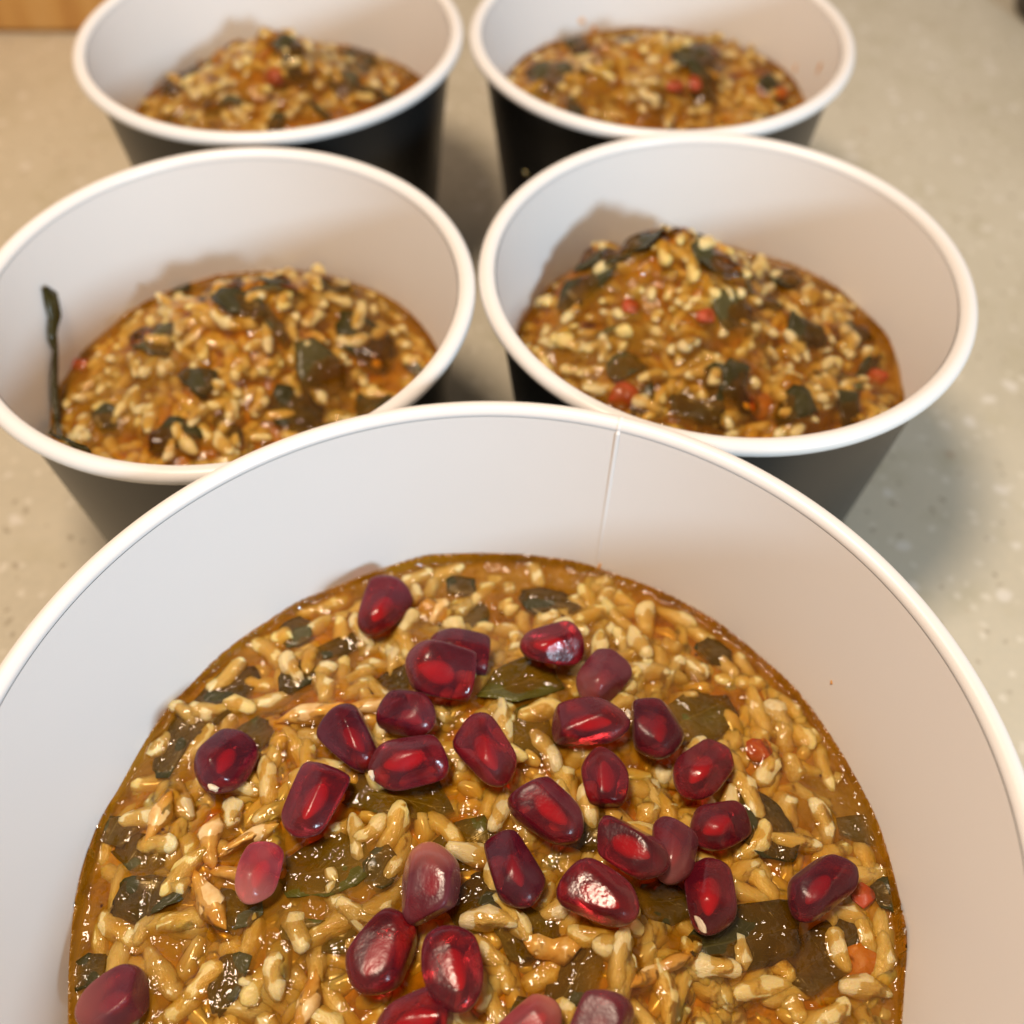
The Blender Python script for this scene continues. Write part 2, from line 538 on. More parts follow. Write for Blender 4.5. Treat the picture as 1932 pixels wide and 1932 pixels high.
class Stew:
    def __init__(s, key, level, mound, res, seed, label, rough=1.0):
        s.key, s.level, s.label = key, level, label
        s.c = np.array(CUPS[key])
        s.rng = np.random.default_rng(seed)
        s.rad = wall_r[key](level) + .15
        s.half = s.rad + 1.5
        s.n = int(2 * s.half / res) + 1
        s.x = np.linspace(-s.half, s.half, s.n)
        s.res = s.x[1] - s.x[0]
        s.X, s.Y = np.meshgrid(s.x, s.x)          # [iy, ix]
        s.r = np.hypot(s.X, s.Y)
        B = np.zeros_like(s.X)
        for (mx, my, sx, sy, h) in mound:
            B += h * np.exp(-((s.X - mx) / sx) ** 2 - ((s.Y - my) / sy) ** 2)
        edge = np.clip((s.rad - s.r) / (9.0 if key == 'F' else 7.0), 0, 1)
        edge = edge * edge * (3 - 2 * edge)
        B = B * edge
        B += edge * rough * (.70 * rnd_field(s.rng, s.n, 4.5 / s.res) + .30 * rnd_field(s.rng, s.n, 2.0 / s.res))
        s.edge = edge
        s.B = B + level
        s.leafmask = np.zeros_like(B)
        s.T = s.B - 3.0                       # tops of everything solid
        s.root = tag(link('rice_stew', None, loc=(s.c[0] * MM, s.c[1] * MM, 0)), label, 'stew', 'servings of rice stew')
        s.grains = []

    def samp(s, F, x, y):
        fx = np.clip((np.asarray(x) + s.half) / s.res, 0, s.n - 1.001)
        fy = np.clip((np.asarray(y) + s.half) / s.res, 0, s.n - 1.001)
        i, j = fx.astype(int), fy.astype(int)
        u, v = fx - i, fy - j
        return F[j, i] * (1 - u) * (1 - v) + F[j, i + 1] * u * (1 - v) + F[j + 1, i] * (1 - u) * v + F[j + 1, i + 1] * u * v

    def hit(s, px, py, F=None, lift=0.0):
        """where the view line through a picture point meets the food surface (local x, y, z)"""
        F = s.B if F is None else F
        d = ray(px, py)
        p = CAM + d * ((s.level + 26 - CAM[2]) / d[2])
        for _ in range(600):
            l = p[:2] - s.c
            if p[2] <= float(s.samp(F, l[0], l[1])) + lift:
                break
            p = p + d * .12
        return np.array([p[0] - s.c[0], p[1] - s.c[1], p[2]])

    def axis(s, px, py, ang, lift=0.0, z=None):
        """ground direction and mm-per-pixel of a picture direction at a picture point"""
        q = s.hit(px, py, None, lift)
        e = 6.0
        a, b = math.cos(math.radians(ang)), -math.sin(math.radians(ang))
        p0, p1 = on_plane(px - a * e, py - b * e, q[2]), on_plane(px + a * e, py + b * e, q[2])
        d = p1 - p0
        return q, math.atan2(d[1], d[0]), np.linalg.norm(d) / (2 * e)

    def stamp_poly(s, poly, z, thick):
        px, py = poly[:, 0], poly[:, 1]
        ins = np.zeros_like(s.X, bool)
        j = len(px) - 1
        for i in range(len(px)):
            c = ((py[i] > s.Y) != (py[j] > s.Y)) & (s.X < (px[j] - px[i]) * (s.Y - py[i]) / (py[j] - py[i] + 1e-9) + px[i])
            ins ^= c
            j = i
        s.T = np.where(ins, np.maximum(s.T, z + thick * .4), s.T)
        s.leafmask = np.maximum(s.leafmask, ins)

    def leaf(s, x, y, yaw, L, Wd, mat, off, curl=0.6, wall=False):
        rng = s.rng
        nc = int(rng.integers(7, 10))
        out = []
        for k in range(nc):
            a = 2 * math.pi * (k + rng.uniform(-.3, .3)) / nc
            # squarish torn outline
            q = (abs(math.cos(a)) ** 3 + abs(math.sin(a)) ** 3) ** (-1 / 3)
            q *= rng.uniform(.72, 1.08)
            out.append((q * math.cos(a), q * math.sin(a)))
        # smooth the corners a little: insert points
        pts = []
        for k in range(nc):
            p, q = np.array(out[k]), np.array(out[(k + 1) % nc])
            pts += [p, p * .66 + q * .34 + rng.normal(0, .03, 2), p * .34 + q * .66 + rng.normal(0, .03, 2)]
        pts = np.array(pts)
        n = len(pts)
        rings = [1.0, .68, .34]
        uv = np.concatenate([pts * r for r in rings] + [np.zeros((1, 2))])
        c, sn = math.cos(yaw), math.sin(yaw)
        lx, ly = uv[:, 0] * L / 2, uv[:, 1] * Wd / 2
        gx, gy = x + lx * c - ly * sn, y + lx * sn + ly * c
        rr = np.hypot(gx, gy)
        k = np.minimum(1, (s.rad - .7) / np.maximum(rr, 1e-6))
        gx, gy = gx * k, gy * k
        z = s.samp(blur(s.B, 1.2 / s.res) if False else s.B, gx, gy) + off
        fold = rng.uniform(0, 6.28)
        w = np.cos(fold) * uv[:, 0] + np.sin(fold) * uv[:, 1]
        z = z + curl * (w ** 2 - .3) * rng.choice([-1, 1]) * .8 + curl * .35 * np.sin(4 * uv[:, 0] + fold) * np.sin(3.3 * uv[:, 1])
        th = .2
        top = np.stack([gx, gy, z + th], 1)
        bot = np.stack([gx, gy, z], 1)
        V = np.concatenate([top, bot])
        N = len(uv)
        fs = []
        for ri in range(2):
            for i in range(n):
                j = (i + 1) % n
                a_, b_, c_, d_ = ri * n + i, ri * n + j, (ri + 1) * n + j, (ri + 1) * n + i
                fs.append((a_, b_, c_, d_))
                fs.append((N + a_, N + d_, N + c_, N + b_))
        for i in range(n):
            j = (i + 1) % n
            fs.append((2 * n + i, 2 * n + j, 3 * n))
            fs.append((N + 2 * n + i, N + 3 * n, N + 2 * n + j))
            fs.append((i, N + i, N + j, j))
        me = mesh_mm('leaf_piece', V, fs)
        ul = me.uv_layers.new(name='UVMap')
        li = np.zeros(len(me.loops), int)
        me.loops.foreach_get('vertex_index', li)
        full = np.concatenate([uv, uv])
        ul.data.foreach_set('uv', full[li].ravel())
        link('leaf_piece', me, M[mat], s.root)
        s.stamp_poly(np.stack([gx[:n], gy[:n]], 1), float(np.mean(z)), th)

    def chunk(s, px, py, size, mat, off, seed, flat=.7, name='tomato_piece'):
        q, yaw, mp = s.axis(px, py, 0)
        me = chunk_mesh(seed, M[mat])
        o = link(name, me, None, s.root)
        r = size * .5 * mp
        o.matrix_local = Matrix.Translation(Vector((q[0], q[1], q[2] + off)) * MM) @ Matrix.Rotation(seed * 1.3, 4, 'Z') @ Matrix.Diagonal((r * 1.15 * MM, r * .9 * MM, r * flat * MM, 1))
        s.stamp_ell(q[0], q[1], q[2] + off, seed * 1.3, 0, r * 1.0, r * .8, r * flat * .85)

    def stamp_ell(s, x, y, z, yaw, pitch, a, b, c):
        i0, i1 = int((x - a + s.half) / s.res) - 1, int((x + a + s.half) / s.res) + 2
        j0, j1 = int((y - a + s.half) / s.res) - 1, int((y + a + s.half) / s.res) + 2
        i0, j0 = max(i0, 0), max(j0, 0)
        sl = (slice(j0, min(j1, s.n)), slice(i0, min(i1, s.n)))
        dx, dy = s.X[sl] - x, s.Y[sl] - y
        u = (dx * math.cos(yaw) + dy * math.sin(yaw)) / (a * math.cos(pitch) + 1e-6)
        v = (-dx * math.sin(yaw) + dy * math.cos(yaw)) / b
        q = 1 - u * u - v * v
        h = np.where(q > 0, z + u * a * math.sin(pitch) + c * np.sqrt(np.maximum(q, 0)), -1e9)
        s.T[sl] = np.maximum(s.T[sl], h)

    def strip(s, px, py, length, width, ang, off, mat='strip'):
        """a shred: a bent flattened fibre bundle"""
        q, yaw, mp = s.axis(px, py, ang)
        L, Wd = length * mp, width * mp
        rng = s.rng
        n, seg = 9, 8
        vs, fs = [], []
        bend = rng.uniform(-.25, .25) * L
        c, sn = math.cos(yaw), math.sin(yaw)
        for i in range(n):
            u = -1 + 2 * i / (n - 1)
            r = max(.06, (1 - abs(u) ** 3.2)) * (1 + .22 * math.sin(5 * u + q[0]))
            lx, ly0 = u * L / 2, bend * (u * u - .3) * .5
            for j in range(seg):
                a = 2 * math.pi * j / seg
                ly = ly0 + r * Wd / 2 * math.cos(a) * (1 + .15 * math.sin(2 * a + u * 3))
                gx, gy = q[0] + lx * c - ly * sn, q[1] + lx * sn + ly * c
                z = float(s.samp(s.B, gx, gy)) + off + .38 * Wd * r * math.sin(a)
                vs.append((gx, gy, z))
        for i in range(n - 1):
            for j in range(seg):
                k = (j + 1) % seg
                fs.append((i * seg + j, i * seg + k, (i + 1) * seg + k, (i + 1) * seg + j))
        fs.append(tuple(range(seg))[::-1])
        fs.append(tuple((n - 1) * seg + j for j in range(seg)))
        link('pale_shred', mesh_mm('pale_shred', vs, fs), M[mat], s.root)
        for u in np.linspace(-.8, .8, 5):
            lx = u * L / 2
            gx, gy = q[0] + lx * c, q[1] + lx * sn
            s.stamp_ell(gx, gy, float(s.samp(s.B, gx, gy)) + off, yaw, 0, L * .2, Wd * .5, Wd * .36)

    def rice(s, count, Lm, sub_edge=1.0, low=False):
        rng = s.rng
        pts = []
        tries = 0
        D = rnd_field(rng, s.n, 5.5 / s.res)
        lo = -9 if low else -.95
        while len(pts) < count and tries < count * 40:
            tries += 1
            r = (s.rad - 2.2) * math.sqrt(rng.uniform())
            a = rng.uniform(0, 2 * math.pi)
            x, y = r * math.cos(a), r * math.sin(a)
            if float(s.samp(D, x, y)) < lo + rng.normal(0, .5):
                continue
            if pts:
                P = np.array(pts)
                if np.min(np.hypot(P[:, 0] - x, P[:, 1] - y)) < Lm * .21:
                    continue
            pts.append((x, y))
        for (x, y) in pts:
            L = Lm * (rng.uniform(.72, 1.15) if rng.uniform() < .75 else rng.uniform(.38, .7))
            b = Lm * rng.uniform(.155, .20)
            c = b * rng.uniform(.82, 1.0)
            yaw = rng.uniform(0, math.pi)
            pitch = float(np.clip(rng.normal(0, .16), -.45, .45))
            e = float(s.samp(s.edge, x, y))
            onleaf = float(s.samp(s.leafmask, x, y)) > .5
            top = (rng.uniform(-1.3, .55) if rng.uniform() < .86 else rng.uniform(.5, 1.4)) * e + rng.uniform(-1.3, .1) * (1 - e) * sub_edge
            if onleaf:
                if rng.uniform() < .72:
                    top = -2.2
                else:
                    top = max(top, .2) + .7
            if low:
                top = rng.uniform(-2.4, -1.0)
            z = float(s.samp(s.B, x, y)) + top - c
            a_ = L / 2
            # keep ends off the wall
            if math.hypot(abs(x) + 0, abs(y)) + a_ * .8 > s.rad:
                yaw = math.atan2(y, x) + math.pi / 2 + rng.normal(0, .25)
            s.grains.append((x, y, z, yaw, pitch, a_, b, c, int(rng.integers(len(GRAINS)))))
            s.stamp_ell(x, y, z, yaw, pitch, a_, b, c)

    def build(s, film=.24, keep=300, film_sig=.8, flood=.20):
        # film of sauce: hugs what lies in it, sags between
        Bf = s.B - .35
        T = np.maximum(s.T, Bf - .6)
        wide = np.maximum(blur(T, 1.9 / s.res) + flood, Bf)
        coat = blur(T, film_sig * .5 / s.res) + film
        k = .35                                        # smooth maximum of pool and coat
        F = k * np.logaddexp(wide / k, coat / k) - .10
        F = blur(F, .22 / s.res)
        F += (.17 * rnd_field(s.rng, s.n, 1.1 / s.res) + .05 * rnd_field(s.rng, s.n, .5 / s.res)) * (.35 + s.edge * .65)
        s.T_ = T
        men = np.clip(1 - (s.rad - s.r) / 2.0, 0, 1)
        tide = 1.3 + .35 * rnd_field(s.rng, s.n, 4 / s.res)
        F = F * (1 - men ** 2) + (s.level + tide * men ** 2) * men ** 2
        s.F = F
        s._sheet('sauce', F, M['sauce'], depth=7.0)
        s._sheet('sauce_bed', np.minimum(blur(s.B, 1.5 / s.res), s.B) - 2.3, M['bed'], depth=1.0, step=3)
        # grains: those that show largest in the picture are parts of their own, the rest one mass
        sc = []
        for g in s.grains:
            x, y, z = g[0], g[1], g[2]
            p = (x + s.c[0], y + s.c[1], z)
            u, v = project(p)
            vis = -20 < u < IMG + 20 and -20 < v < IMG + 20
            vis = vis and (z + g[7] > float(s.samp(F, x, y)) - 1.6)
            # hidden behind the cup's own near wall?
            d = np.array(p) - CAM
            rimz = HF if s.key == 'F' else HS
            t = (rimz - CAM[2]) / d[2]
            h = CAM + d * t
            rimr = 79.5 if s.key == 'F' else 53.5
            if math.hypot(h[0] - s.c[0], h[1] - s.c[1]) > rimr:
                vis = False
            sc.append((bool(vis), z + g[7] - float(s.samp(F, x, y)) - .002 * np.linalg.norm(d)))
        order = sorted(range(len(s.grains)), key=lambda i: (not sc[i][0], -sc[i][1]))
        rest_v, rest_f, tone = [], [], []
        for rank, i in enumerate(order):
            x, y, z, yaw, pitch, a_, b, c, k = s.grains[i]
            mt = Matrix.Translation(Vector((x, y, z)) * MM) @ Matrix.Rotation(yaw, 4, 'Z') @ Matrix.Rotation(-pitch, 4, 'Y') @ Matrix.Diagonal((a_ * MM, b * MM, c * MM, 1))
            if rank < keep and sc[i][0]:
                o = link('rice_grain', GRAINS[k], None, s.root)
                o.matrix_local = mt
            else:
                base = len(rest_v)
                for v in GRAINS[k].vertices:
                    rest_v.append(mt @ v.co)
                for p in GRAINS[k].polygons:
                    rest_f.append(tuple(base + q for q in p.vertices))
                tone += [float(s.rng.uniform())] * len(GRAINS[k].vertices)
        if rest_v:
            me = bpy.data.meshes.new('sunken_rice')
            me.from_pydata(rest_v, [], rest_f)
            me.polygons.foreach_set('use_smooth', [True] * len(me.polygons))
            at = me.attributes.new('tone', 'FLOAT', 'POINT')
            at.data.foreach_set('value', tone)
            tag(link('sunken_rice', me, M['rice'], s.root), kind='stuff')

    def _sheet(s, name, F, mat, depth, step=1):
        n = s.n
        idx = np.arange(0, n, step)
        X, Y, Z = s.X[np.ix_(idx, idx)], s.Y[np.ix_(idx, idx)], F[np.ix_(idx, idx)]
        r = np.hypot(X, Y)
        # pull the border vertices onto the wall circle
        rad = s.rad
        k = np.where(r > rad, rad / np.maximum(r, 1e-6), 1.0)
        X, Y = X * k, Y * k
        m_ = len(idx)
        inside = r < rad + s.res * step * 1.05
        vid = -np.ones((m_, m_), int)
        vid[inside] = np.arange(inside.sum())
        V = np.stack([X[inside], Y[inside], Z[inside]], 1)
        a_, b_, c_, d_ = vid[:-1, :-1], vid[:-1, 1:], vid[1:, 1:], vid[1:, :-1]
        ok = (a_ >= 0) & (b_ >= 0) & (c_ >= 0) & (d_ >= 0)
        Q = np.stack([a_[ok], b_[ok], c_[ok], d_[ok]], 1)
        # skirt and bottom so that it is a closed body
        from collections import Counter
        E = np.concatenate([Q[:, [0, 1]], Q[:, [1, 2]], Q[:, [2, 3]], Q[:, [3, 0]]])
        key = np.sort(E, 1)
        code = key[:, 0].astype(np.int64) * len(V) + key[:, 1]
        u, inv, cnt = np.unique(code, return_inverse=True, return_counts=True)
        BE = E[cnt[inv] == 1]
        bv = np.unique(BE)
        remap = {int(v): len(V) + i for i, v in enumerate(bv)}
        low = V[bv].copy()
        zb = s.level - depth
        low[:, 2] = zb
        shrink = (wall_r[s.key](zb) - .1) / rad
        low[:, :2] *= min(shrink, 1)
        cidx = len(V) + len(bv)
        VV = np.concatenate([V, low, [[0, 0, zb]]])
        faces = [tuple(q) for q in Q.tolist()]
        for e0, e1 in BE.tolist():
            l0, l1 = remap[e0], remap[e1]
            faces.append((e1, e0, l0, l1))
            faces.append((l1, l0, cidx))
        me = mesh_mm(name, VV, faces)
        if name == 'sauce':
            dep = np.clip(F - np.maximum(s.T, s.B - 3.0), 0, 6)
            dep = np.maximum(blur(dep, .3 / s.res), 0) + 2.0 * np.clip(1 - (s.rad - s.r) / 2.5, 0, 1)
            dv = np.concatenate([dep[np.ix_(idx, idx)][inside], np.full(len(low) + 1, 5.0)])
            at = me.attributes.new('sauce_depth', 'FLOAT', 'POINT')
            at.data.foreach_set('value', dv.astype(np.float32))
        link(name, me, mat, s.root)

def leaf_px(s, px, py, w, h, ang, mat, off, curl=.5):
    q, yaw, mp = s.axis(px, py, ang)
    _, _, mp2 = s.axis(px, py, ang + 90)
    g = 1.18 if s.key == 'F' else 1.0
    s.leaf(q[0], q[1], yaw, w * mp * g, h * mp2 * g, mat, off - (.22 if s.key == 'F' else .05), curl)

def random_leaves(s, count, Lm, rmax=.9):
    rng = s.rng
    for _ in range(count):
        r = s.rad * rmax * math.sqrt(rng.uniform())
        a = rng.uniform(0, 6.28)
        mat = ['leaf_dark', 'leaf_mid', 'leaf_olive'][int(rng.choice(3, p=[.62, .26, .12]))]
        s.leaf(r * math.cos(a), r * math.sin(a), rng.uniform(0, 3.14), Lm * rng.uniform(.7, 1.5), Lm * rng.uniform(.25, .6), mat, rng.uniform(-.6, .5), rng.uniform(.4, 1.1))

# ---- the big bowl's stew
sF = Stew('F', HF - 40.0, [(0, -2, 46, 46, 6.5), (12, -32, 30, 24, 3.0)], .42, 11, 'amber rice stew with dark leaves filling the large bowl under pomegranate seeds', 1.5)
for a in [(985, 1290, 150, 95, 20, 'leaf_olive', .45), (410, 1315, 170, 70, 45, 'leaf_dark', -.1), (330, 1400, 130, 60, 60, 'leaf_dark', -.1),
          (1035, 1135, 110, 58, -18, 'leaf_dark', .0), (872, 1165, 100, 55, 8, 'leaf_mid', -.4), (560, 1190, 70, 60, 30, 'leaf_mid', -.2), (650, 1215, 120, 36, 28, 'leaf_dark', -.2),
          (620, 1640, 170, 120, 5, 'leaf_olive', -.2), (285, 1690, 80, 130, 80, 'leaf_dark', .2), (1440, 1550, 150, 95, -55, 'leaf_dark', .3),
          (1410, 1770, 210, 140, 15, 'leaf_dark', .2), (445, 1715, 90, 70, -10, 'leaf_mid', .3), (215, 1565, 60, 90, 60, 'leaf_mid', .2),
          (740, 1290, 80, 60, 10, 'leaf_dark', .1), (1320, 1345, 120, 100, 30, 'leaf_olive', -.6), (905, 1700, 120, 130, 70, 'leaf_dark', -.3),
          (985, 1760, 120, 90, -20, 'leaf_olive', -.3), (165, 1830, 80, 60, 10, 'leaf_dark', .0), (1690, 1690, 60, 80, 80, 'leaf_dark', .3),
          (600, 1765, 120, 60, -8, 'leaf_olive', -.2), (430, 1850, 130, 70, 65, 'leaf_mid', -.2), (260, 1600, 70, 90, 50, 'leaf_mid', -.3),
          (750, 1500, 190, 90, -10, 'leaf_olive', -.5), (1000, 1380, 120, 90, 40, 'leaf_olive', -.4), (870, 1105, 60, 34, 0, 'leaf_dark', .1),
          (1560, 1800, 170, 110, 35, 'leaf_dark', -.8), (1350, 1230, 70, 40, -30, 'leaf_dark', -.4), (880, 1590, 120, 90, 30, 'leaf_olive', -.5),
          (1120, 1560, 110, 70, 20, 'leaf_mid', -.3), (560, 1270, 70, 60, 5, 'leaf_dark', .0), (470, 1390, 90, 60, 40, 'leaf_mid', -.2),
          (1080, 1850, 120, 90, 60, 'leaf_mid', -.4), (1250, 1700, 100, 90, 10, 'leaf_dark', -.3), (1640, 1560, 60, 120, 100, 'leaf_mid', -.4), (720, 1640, 90, 70, 60, 'leaf_mid', -.1)]:
    leaf_px(sF, *a)
for k in range(14):       # the part of the bowl below the picture's edge
    a = sF.rng.uniform(-2.6, -.5)
    r = sF.rng.uniform(25, 68)
    sF.leaf(r * math.cos(a), r * math.sin(a), sF.rng.uniform(0, 3), sF.rng.uniform(7, 14), sF.rng.uniform(5, 9), ['leaf_dark', 'leaf_mid', 'leaf_olive'][k % 3], sF.rng.uniform(-.6, .1))
for a in [(590, 1350, 150, 34, 8, .5), (400, 1590, 110, 40, 85, .6), (470, 1585, 130, 30, 28, .6), (395, 1700, 130, 44, -62, .5), (455, 1655, 120, 34, -12, .8),
          (580, 1895, 140, 44, 72, .4), (1240, 1835, 140, 30, 30, .4), (300, 1545, 120, 36, 65, .4), (1040, 1790, 110, 50, -8, .3), (820, 1155, 60, 50, -30, .1), (700, 1330, 130, 30, 12, .1)]:
    sF.strip(*a)
for a in [(1628, 1690, 56, 'tomato', .1, 1, .45), (1432, 1412, 55, 'tomato', -.9, 2, .5), (1625, 1805, 105, 'carrot', -3.0, 3, .5), (1440, 1400, 40, 'carrot', -.8, 4, .5)]:
    sF.chunk(*a)
sF.rice(620, 9.6, low=True)
sF.rice(740, 11.2)
sF.build(keep=300)

# ---- small cups
def small(key, level, mound, seed, label, res, n_rice, leaves, bits, rl=20, lm=11):
    s = Stew(key, level, mound, res, seed, label, 3.0)
    for a in leaves:
        leaf_px(s, *a)
    random_leaves(s, rl, lm)
    for i, a in enumerate(bits):
        s.chunk(*a[:5], seed + i, .65, name=a[5])
    s.rice(int(n_rice * .8), 9.0, low=True)
    s.rice(int(n_rice * 1.05), 10.2)
    s.build(keep=260, film_sig=.9, film=.36, flood=.32)
    return s

sMR = small('MR', HS - 32, [(-7, 22, 26, 19, 20), (0, -10, 34, 24, 10)], 21, 'rice stew with red tomato bits, heaped in a small cup beside the open counter', .5, 330,
    [(1120, 492, 80, 50, 60, 'leaf_dark', 1.6, 1.6), (1215, 458, 100, 44, 30, 'leaf_dark', 1.8, 1.5), (1350, 500, 110, 50, -8, 'leaf_dark', .8, 1.2), (1470, 525, 60, 60, 40, 'leaf_dark', .6), (1520, 625, 60, 60, 20, 'leaf_dark', .9, 1.2),
     (1390, 590, 80, 60, 40, 'leaf_mid', .4), (1180, 690, 90, 50, 10, 'leaf_mid', .2), (1320, 770, 120, 60, 0, 'leaf_dark', .3), (1590, 720, 50, 90, 80, 'leaf_olive', .0), (1500, 760, 70, 70, 30, 'leaf_dark', .2), (1600, 765, 60, 50, 0, 'leaf_dark', .3), (1080, 570, 50, 60, 70, 'leaf_dark', .4), (1160, 490, 40, 60, 90, 'leaf_dark', 1.6)],
    [(1175, 738, 70, 'tomato', -.9, 'tomato_piece'), (1650, 707, 52, 'tomato', -.9, 'tomato_piece'), (1330, 592, 46, 'tomato', -.9, 'tomato_piece'), (1190, 580, 40, 'tomato', .2, 'tomato_piece'), (1430, 762, 70, 'carrot', -1.0, 'carrot_piece')])
sML = small('ML', HS - 35.5, [(0, 23, 28, 18, 14), (-12, -6, 30, 24, 10)], 34, 'rice stew in a small cup with one leaf standing up its wall', .5, 330,
    [(290, 640, 90, 70, 30, 'leaf_mid', .8, .8), (375, 715, 60, 70, -60, 'leaf_dark', .9), (455, 575, 110, 40, -12, 'leaf_dark', .7, 1.), (690, 640, 110, 70, -20, 'leaf_dark', .3), (600, 690, 100, 70, 30, 'leaf_mid', .2),
     (200, 790, 60, 60, -50, 'leaf_dark', .2), (560, 770, 110, 70, 20, 'leaf_dark', -.1), (330, 820, 110, 50, 0, 'leaf_dark', .2), (520, 530, 70, 30, 20, 'leaf_dark', .4), (700, 760, 80, 50, 30, 'leaf_dark', .2), (340, 545, 30, 40, 80, 'leaf_dark', 1.4)],
    [(150, 690, 46, 'tomato', .1, 'tomato_piece')])
sBL = small('BL', HS - 31, [(-4, 22, 28, 19, 14), (0, -10, 34, 24, 8)], 45, 'rice stew heaped in the small cup nearest the wooden board', .6, 300,
    [(350, 130, 60, 40, 40, 'leaf_dark', .6, 1.), (540, 85, 90, 26, 0, 'leaf_dark', .8), (560, 125, 50, 40, 20, 'leaf_dark', .8), (680, 110, 70, 50, 30, 'leaf_dark', .6), (340, 155, 50, 50, 60, 'leaf_dark', .6), (650, 150, 60, 40, 0, 'leaf_mid', .3)],
    [(520, 145, 46, 'tomato', .2, 'tomato_piece')], 14)
sBR = small('BR', HS - 26, [(4, 22, 30, 19, 9), (0, -8, 34, 24, 5)], 56, 'rice stew in the small cup smeared with orange sauce', .6, 300,
    [(1310, 110, 110, 40, 8, 'leaf_dark', .6, 1.), (1460, 165, 60, 30, 10, 'leaf_dark', .8), (1090, 85, 50, 40, 10, 'leaf_dark', .6), (1330, 135, 70, 40, 10, 'leaf_dark', .6), (1040, 150, 70, 60, 20, 'leaf_mid', .5), (1320, 175, 60, 40, 0, 'leaf_dark', .2)],
    [(1270, 165, 40, 'tomato', .4, 'tomato_piece'), (1310, 160, 40, 'tomato', .3, 'tomato_piece'), (1470, 180, 36, 'carrot', .5, 'carrot_piece')], 14)

# leaf stuck upright against the wall of the cup
def wall_point(key, px, py):
    c = np.array(CUPS[key])
    top = HF if key == 'F' else HS
    d = ray(px, py)
    p = CAM + d * ((top - 1 - CAM[2]) / d[2])
    for _ in range(4000):
        l = p[:2] - c
        if p[2] < top - 3 and math.hypot(*l) > wall_r[key](p[2]) - .1:
            break
        p = p + d * .1
    l = p[:2] - c
    return math.atan2(l[1], l[0]), p[2]

def wall_leaf(s, pts, mat):
    rows = []
    for (px, py, hw, lift) in pts:
        a, z = wall_point(s.key, px, py)
        rows.append((a, z, hw * .155, lift))
    n, w = len(rows), 5
    vs, fs = [], []
    for dr in (.25, .65):
        for k_, (a, z, hw, lift) in enumerate(rows):
            r_ = wall_r[s.key](z)
            for k in (-1, -.5, .1, .6, 1):
                q = r_ - dr - lift - .7 * (1 - k * k) - .25 * math.sin(k_ * 2.1 + k * 3)
                t = a - k * hw / q
                vs.append((q * math.cos(t), q * math.sin(t), z + .35 * math.sin(k_ * 1.7 + k * 4)))
    N = n * w
    for i in range(n - 1):
        for j in range(w - 1):
            a_ = i * w + j
            fs.append((a_, a_ + 1, a_ + w + 1, a_ + w))
            fs.append((N + a_, N + a_ + w, N + a_ + w + 1, N + a_ + 1))
        for j in (0, w - 1):
            a_ = i * w + j
            fs.append((a_, a_ + w, N + a_ + w, N + a_))
    for i in (0, n - 1):
        for j in range(w - 1):
            a_ = i * w + j
            fs.append((a_, a_ + 1, N + a_ + 1, N + a_))
    me = mesh_mm('leaf_piece', vs, fs)
    ul = me.uv_layers.new(name='UVMap')
    for l in me.loops:
        v = vs[l.vertex_index]
        ul.data[l.index].uv = ((v[2] - 55) / 12, (l.vertex_index % w - 1.9) / 2)
    o = link('leaf_piece', me, M[mat], s.root)
    o['label'] = 'dark leaf stuck upright against the white wall'
wall_leaf(sML, [(79, 540, 3, .1), (92, 562, 17, .3), (95, 585, 16, .4), (97, 608, 20, .5), (94, 632, 13, .5), (98, 655, 8, .3), (96, 700, 13, .3), (96, 750, 10, .4), (98, 800, 14, .5), (108, 835, 22, .5), (125, 860, 26, .6)], 'leaf_dark')

# orange smears inside the far cup, a speck on the bowl's wall
def smear(parent, key, px, py, w, h, seed):
    c = np.array(CUPS[key])
    d = ray(px, py)
    p = CAM + d * 100
    for _ in range(4000):
        l = p[:2] - c
        if p[2] < (HF if key == 'F' else HS) - 3 and math.hypot(*l) > wall_r[key](p[2]) - .1 and l[1] > -30:
            break
        p = p + d * .15
    l = p[:2] - c
    a0, z0 = math.atan2(l[1], l[0]), p[2]
    rng = random.Random(seed)
    vs, fs = [], []
    n = 14
    for ring, lift in ((1.0, -.02), (.7, .16), (.0, .24)):
        for i in range(n if ring else 1):
            t = 2 * math.pi * i / n
            q = ring * (1 + .3 * math.sin(2 * t + seed) + .2 * math.sin(3 * t + 2 * seed))
            z = z0 + q * h * math.sin(t)
            r = wall_r[key](z) - lift
            a = a0 + q * w * math.cos(t) / r
            vs.append((r * math.cos(a), r * math.sin(a), z))
    for i in range(n):
        j = (i + 1) % n
        fs += [(i, j, n + j, n + i), (n + i, n + j, 2 * n)]
    link('sauce_smear', mesh_mm('sauce_smear', vs, fs), M['splash'], parent)
smear(brcup, 'BR', 1098, 40, 1.0, 1.3, 1)
smear(brcup, 'BR', 1120, 58, .9, 2.2, 2)
smear(brcup, 'BR', 1545, 128, .7, 2.2, 3)
smear(brcup, 'BR', 1500, 130, .6, 1.2, 5)
smear(bowl, 'F', 1130, 1070, .5, 1.0, 4)
smear(bowl, 'F', 1568, 1288, .35, .5, 6)

